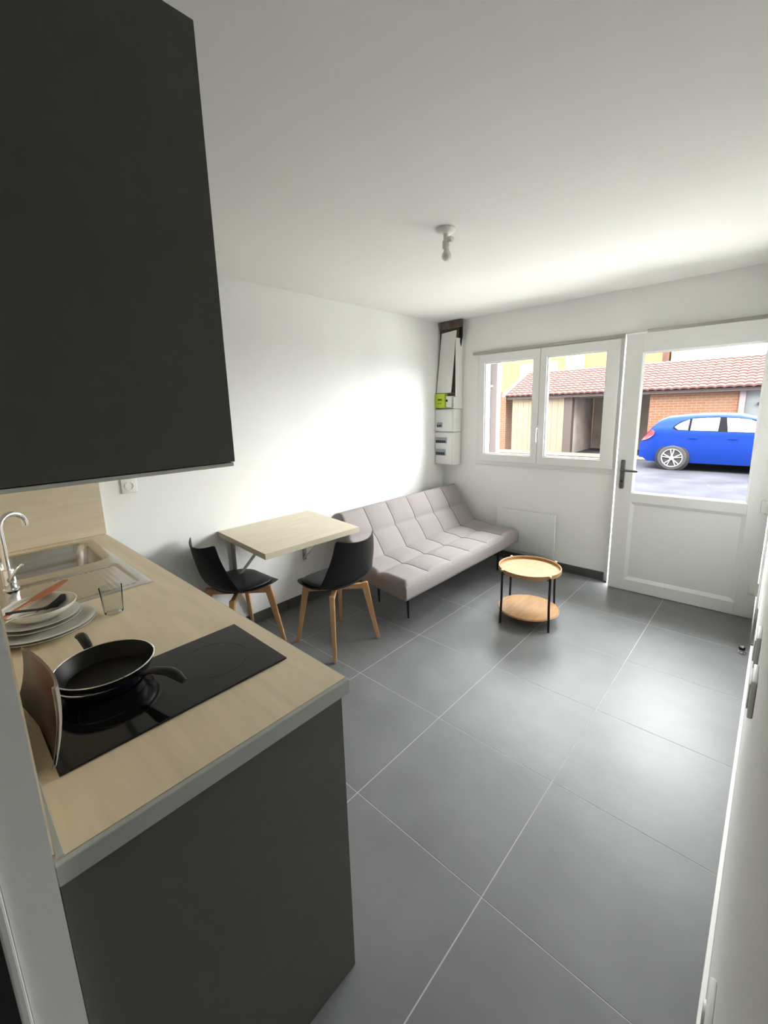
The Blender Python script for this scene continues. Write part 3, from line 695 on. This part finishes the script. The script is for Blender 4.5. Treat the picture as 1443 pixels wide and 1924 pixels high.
# ------------------------------------------------------------------ coffee table
KX, KY = 1.572, 1.944
t = thing('coffee_table', 'round two-tier tray table with black metal legs', 'table', (KX, KY, 0))
def tray(z, r, rim, name):
    bm = lathe(B(), [(0, z), (r-.004, z), (r, z+.003), (r, z+rim), (r-.003, z+rim+.002), (r-.008, z+rim), (r-.008, z+.010), (0, z+.010)], (KX, KY, 0), 72)
    return part(name, bm, 'bamboo', t, 40)
tray(.392, .226, .030, 'tray_top'); tray(.080, .226, .006, 'shelf')
for k in range(4):
    a = math.radians(-120+90*k)+.0; x_, y_ = KX+.236*math.cos(a), KY+.236*math.sin(a)
    bm = B(); x0_, y0_ = KX+.244*math.cos(a), KY+.244*math.sin(a); tube(bm, [(x_, y_, .412), (x_, y_, .2), (x0_, y0_, .0006)], .0085, 12)
    lg = part('leg', bm, 'blackmetal', t, True)
    for z_ in (.386, .076):
        xi, yi = KX+.205*math.cos(a), KY+.205*math.sin(a); part('bracket_plate', beam(B(), (xi, yi, z_+.003), (x_, y_, z_+.003), .02, .02, .004, .004, rot=a+PI/2), 'blackmetal', lg)
    part('brass_cap', lathe(B(), [(0, .412), (.0095, .412), (.0095, .424), (.006, .428), (0, .429)], (x_, y_, 0), 16), 'brass', lg, True, label='small pale cap on the leg top')

# ------------------------------------------------------------------ outside: own house front (unseen, added for shade) and street
S('shade_front', box(box(box(B(), -10, -.2, YF+.02, YF+.25, -.08, 9), XR+.2, 10, YF+.02, YF+.25, -.08, 9), -.2, XR+.2, YF+.02, YF+.25, H+.15, 9), 'pink', 'unseen house front added around and above the room to shade the street', 'wall')  # upper storeys out of view, added to keep sky light off the street
GZ = -.08
S('ground', box(B(), -30, 30, YF+.26, 60, GZ-.2, GZ), 'asphalt', 'grey asphalt street outside the door', 'street')
S('bounce_slab', box(B(), -9, 9, YF+.26, 7.6, GZ, GZ+.02, .005), mat('bounce_concrete', (.36, .35, .33), .9, var=.06, scale=2), 'unseen pale concrete slab added before the door to bounce daylight indoors', 'pavement')  # out of view, added to bounce daylight up onto the ceiling
S('pavement', box(B(), -9, 9, 13.3, 14.2, GZ, GZ+.045, .01), 'walk', 'pale kerb strip along the foot of the garage row', 'pavement')
gb = thing('garage_row', 'low garage row with tiled roof across the street', 'building', (0, 14.2, GZ))
def gx(x0, x1, y0, y1, z0, z1, m, name, smooth=False, **k): return part(name, box(B(), x0, x1, y0, y1, z0, z1, .004), m, gb, smooth, **k)
gx(-4.62, -2.70, 14.2, 14.4, GZ, 1.93, 'cream', 'boarded_wall')
for i in range(9): gx(-4.60+i*.21, -4.60+i*.21+.206, 14.18, 14.199, GZ+.03, 1.86, 'cream', 'board')
gx(-2.70, -2.44, 14.17, 14.4, GZ, 1.90, 'darkwood', 'post')
gx(-2.44, -.17, 16.4, 16.6, GZ, 2.3, 'bay', 'bay_back_wall'); gx(-2.62, -2.44, 14.4, 16.4, GZ, 2.2, 'bay', 'bay_side_wall'); gx(-.17, -.02, 14.4, 16.4, GZ, 2.2, 'bay', 'bay_side_wall')
gx(-2.44, -.17, 14.2, 14.35, 1.78, 1.93, 'darkwood', 'lintel')
gx(-.17, 1.93, 14.2, 14.4, GZ, 1.93, 'brick', 'brick_wall')
gx(1.93, 2.06, 14.16, 14.4, GZ, 1.90, 'pink', 'pillar')
gd = gx(2.06, 4.4, 14.22, 14.3, GZ, 1.90, 'greydoor', 'garage_door')
part('door_knob', tube(B(), [(2.36, 14.215, 1.48), (2.36, 14.16, 1.48)], .05, 16), 'black', gd, True)
gx(4.4, 7.5, 14.2, 14.4, GZ, 1.93, 'brick', 'brick_wall')
gx(-4.75, 7.6, 14.02, 14.10, 1.83, 1.93, 'darkwood', 'fascia')
# terracotta roof: corrugated, stepped courses
bm = B(); NR, NC = 11, 62; x0r, x1r = -4.80, 7.6
E0 = Vector((0, 13.95, 1.95)); E1 = Vector((0, 16.0, 2.87)); nrm = (E1-E0).cross(Vector((-1, 0, 0))).normalized()
if nrm.z < 0: nrm = -nrm
SPC = 6; NXr = NC*SPC
for r_ in range(NR):
    rows = []
    for q, lift in ((0, .032), (1.04, .004)):
        p = E0+(E1-E0)*((r_+q)/NR); rows.append([bm.verts.new((x0r+(x1r-x0r)*i/NXr, 0, 0)) for i in range(NXr+1)])
        for i, v in enumerate(rows[-1]):
            ph = (i % SPC)/SPC; hh = .030*abs(math.sin(PI*ph))**.7; v.co = Vector((v.co.x, p.y, p.z))+nrm*(hh+lift)
    base = [bm.verts.new((v.co.x, v.co.y, v.co.z-.05)) for v in rows[0]]
    for i in range(NXr):
        bm.faces.new((rows[0][i], rows[0][i+1], rows[1][i+1], rows[1][i])); bm.faces.new((base[i], base[i+1], rows[0][i+1], rows[0][i]))
part('roof_tiles', bm, 'roof', gb, kind='stuff')
part('roof_deck', prism(B(), [(13.97, 1.93), (16.0, 2.84), (16.7, 2.84), (16.7, 2.2), (14.2, 1.90)], x0r+.01, x1r-.01, 'x'), 'darkwood', gb)
part('verge_board', prism(B(), [(13.93, 1.93), (16.02, 2.90), (16.02, 3.0), (13.93, 2.03)], x0r-.10, x0r+.0, 'x'), 'ochre2', gb)
S('side_pillar', box(B(), -5.45, -4.93, 14.3, 14.9, GZ, 2.15, .01), 'brick', 'brick pillar at the left end of the garage row', 'pillar')
# ochre houses behind
hb = thing('ochre_house', 'tall ochre house behind the garage roof', 'building', (-6, 24, GZ))
part('wall', box(B(), -10.2, -1.55, 24, 30, GZ, 5.2), 'ochre', hb)
for a, c, d, e in ((-9.0, -6.75, 2.6, 3.98), (-6.35, -5.35, 3.0, 4.33), (-3.9, -2.9, 3.2, 4.35)):
    wd = part('window', box(B(), a, c, 23.93, 24.0, d, e, .01), 'winwhite', hb)
    part('pane', box(B(), a+.12, c-.12, 23.915, 23.931, d+.1, e-.15, .005), 'ochre2', wd)
part('string_course', box(B(), -10.25, -1.5, 23.9, 24.0, 5.0, 5.2, .01), 'ochre2', hb)
part('corner_post', box(B(), -1.75, -1.50, 23.94, 24.0, GZ, 5.0, .01), 'roof', hb)
hb = thing('pale_house', 'pale cream house right of the ochre house', 'building', (-.6, 24.3, GZ))
part('wall', box(B(), -1.45, .45, 24.3, 30, GZ, 4.55), 'ochre2', hb)
part('string_course', box(B(), -1.45, .47, 24.25, 24.3, 4.4, 4.55, .01), 'pink', hb)
part('drainpipe', tube(B(), [(.40, 24.2, GZ), (.40, 24.2, 4.5)], .05, 10), 'pink', hb, True)
# neighbouring wall return left of the window
nb = thing('side_wall_return', 'pinkish rendered wall return with drainpipes left of the window', 'wall', (-.9, 5, GZ))
part('wall', box(B(), -2.2, -.36, 5.0, 5.12, GZ, 3.6, .01), 'pink', nb)
for px_, r_ in ((-.50, .05), (-.72, .035)): part('drainpipe', tube(B(), [(px_, 4.94, GZ), (px_, 4.94, 3.55)], r_, 12), 'winwhite', nb, True)
for z_ in (.5, 1.9, 3.2): part('pipe_clamp', box(B(), -.57, -.43, 4.885, 5.0, z_, z_+.03, .003), 'edge', nb)

# ------------------------------------------------------------------ blue car
CX0, CYN, CG = .175, 11.6, GZ
car = thing('car', 'blue five-door hatchback parked across the street', 'car', (CX0+2.1, CYN+.87, CG))
TOP = [(0.0, .60), (.03, .72), (.10, .80), (.20, .96), (.30, 1.12), (.40, 1.245), (.55, 1.315), (.80, 1.348), (1.15, 1.372), (1.55, 1.38), (1.95, 1.36), (2.25, 1.29), (2.55, 1.17), (2.85, 1.02), (3.05, .945), (3.4, .90), (3.75, .83), (4.02, .72), (4.16, .58), (4.20, .50)]
def topz(x):
    for (a, za), (c, zc) in zip(TOP, TOP[1:]):
        if a <= x <= c: return za+(zc-za)*(x-a)/(c-a)
    return TOP[-1][1]
def belt(x): return .965-.03*(x-1.0) if x < 3 else .90
def hw(x, z, T):
    end = 1.0
    if x < .35: end = .86+.14*math.sin(min(1, x/.35)*PI/2)
    if x > 3.4: end = 1-.30*((x-3.4)/.8)**2
    bl = belt(x)
    if z <= bl:
        base = .80+.075*math.sin(min(1, max(0, (z-.12)/.75))*PI*.62+.25)
    else:
        base = .845-.30*((z-bl)/.42)**1.15
    return max(.1, base*end)
XS = sorted(set([a for a, _ in TOP] + [i*.1 for i in range(1, 42)]))
bm = B(); sec = []
for x in XS:
    T = topz(x); bl = min(belt(x), T-.06); bot = .20 if .1 < x < 4.1 else .28
    zs = [bot, .32, .45, min(.60, T-.12), min(.74, T-.09), min(.86, T-.07), bl]
    zs = sorted(max(bot, min(z, bl)) for z in zs)
    up = [bl+(T-bl)*f for f in (.3, .6, .85)]
    pr = [(hw(x, z, T), z) for z in zs+up]
    lw = pr[-1][0]; pr += [(lw*.86, T-.012), (lw*.5, T-.002), (0, T)]
    full = [(CX0+x, CYN+.875-y, CG+z) for y, z in pr] + [(CX0+x, CYN+.875+y, CG+z) for y, z in pr[-2::-1]]
    sec.append([bm.verts.new(p) for p in full])
for a, c in zip(sec, sec[1:]):
    for k in range(len(a)-1): bm.faces.new((a[k], a[k+1], c[k+1], c[k]))
    bm.faces.new((a[-1], a[0], c[0], c[-1]))
bm.faces.new(sec[0]); bm.faces.new(sec[-1][::-1])
bmesh.ops.recalc_face_normals(bm, faces=list(bm.faces))
part('body', bm, 'carblue', car, 50)
def side_patch(pts, off, m, name, parent=None, both=True, th=.012, label=None):
    """polygon of (x,z) laid on the car side, pushed out by off; one plate per side, real thickness"""
    for sgn in ((-1, 1) if both else (-1,)):
        bm = B()
        # refine polygon into a fan strip for curvature
        va, vb = [], []
        for (x, z) in pts:
            y = hw(x, z, topz(x))
            va.append(bm.verts.new((CX0+x, CYN+.875+sgn*(y+off), CG+z))); vb.append(bm.verts.new((CX0+x, CYN+.875+sgn*(y+off-th), CG+z)))
        n = len(pts); bm.faces.new(va); bm.faces.new(vb[::-1])
        for i in range(n): bm.faces.new((va[i], va[(i+1) % n], vb[(i+1) % n], vb[i]))
        bmesh.ops.recalc_face_normals(bm, faces=list(bm.faces)); part(name, bm, m, parent or car, label=label)
M['rubber'] = mat('window_rubber', (.004, .004, .006), .8, spec=.05)
side_patch([(.70, 1.04), (.78, .985), (1.02, .975), (2.75, .925), (2.45, 1.13), (2.2, 1.235), (1.9, 1.285), (1.5, 1.30), (1.1, 1.285), (.86, 1.20), (.74, 1.11)], .012, 'rubber', 'window_surround')
side_patch([(.74, 1.06), (.82, 1.0), (1.02, .99), (1.02, 1.245), (.88, 1.18), (.78, 1.11)], .022, 'carglass', 'side_window')
side_patch([(1.07, .985), (1.60, .975), (1.60, 1.28), (1.35, 1.278), (1.07, 1.262)], .022, 'carglass', 'side_window')
side_patch([(1.78, .965), (2.55, .945), (2.38, 1.135), (2.15, 1.235), (1.90, 1.27), (1.72, 1.277)], .022, 'carglass', 'side_window')
side_patch([(.05, .72), (.10, .80), (.17, .92), (.27, .995), (.34, .96), (.33, .88), (.25, .80), (.15, .74)], .028, 'red', 'tail_light')
for xd, xt in ((1.02, 1.0), (1.66, 1.69)):
    side_patch([(xd, .30), (xd+.012, .30), (xt+.012, .95), (xt, .95)], .004, 'blackmetal', 'door_seam')
side_patch([(2.66, .30), (2.672, .30), (2.70, .92), (2.69, .92)], .004, 'blackmetal', 'door_seam')
for xh in (1.04, 1.78):
    side_patch([(xh+.02, .80), (xh+.19, .795), (xh+.19, .825), (xh+.02, .83)], .022, 'carblue', 'door_handle')
side_patch([(.95, .20), (3.05, .20), (3.05, .27), (.95, .28)], .010, 'carblue', 'sill')
for sgn in (-1, 1):
    for wx in (.755, 3.43):
        yc = CYN+.875+sgn*.84
        def wl(prof, n=40):
            b_ = lathe(B(), prof, n=n); bmesh.ops.rotate(b_, verts=b_.verts, cent=(0, 0, 0), matrix=Matrix.Rotation(-sgn*PI/2, 3, 'X'))
            bmesh.ops.translate(b_, verts=b_.verts, vec=(CX0+wx, yc, CG+.305)); return b_
        part('wheel_arch', wl([(0, 0), (.362, 0), (.362, .030), (.345, .034), (0, .030)]), 'blackmetal', car, True)
        wh = part('wheel', wl([(.222, -.10), (.285, -.10), (.302, -.08), (.304, .04), (.290, .058), (.228, .060), (.222, .04)], 48), 'tyre', car, 50)
        part('rim', wl([(.205, -.06), (.226, -.06), (.230, .058), (.216, .062), (.205, .05)], 48), 'alloy', wh, 50)
        part('brake_disc', wl([(0, .031), (.2, .031), (.2, .034), (0, .034)]), 'tyre', wh)
        bm = B()
        for k in range(5):
            for dd in (-.13, .13):
                a = 2*PI*k/5+PI/2; p0 = Vector((.05*math.cos(a+dd*.8), 0, .05*math.sin(a+dd*.8))); p1 = Vector((.212*math.cos(a+dd*1.35), 0, .212*math.sin(a+dd*1.35)))
                yy = sgn*.052; beam(bm, (CX0+wx+p0.x, yc+yy, CG+.305+p0.z), (CX0+wx+p1.x, yc+yy, CG+.305+p1.z), .018, .022, .022, .026, rot=PI/2)
        tube(bm, [(CX0+wx, yc+sgn*.034, CG+.305), (CX0+wx, yc+sgn*.064, CG+.305)], .05, 20)
        part('spokes', bm, 'alloy', wh)

# lamp-post on the street behind the roofs
solo('street_pole', tube(B(), [(.62, 22.5, GZ), (.60, 22.5, 6.2)], .035, 8), 'greydoor', 'thin grey pole rising behind the garage roof', 'pole', loc=(.62, 22.5, GZ))
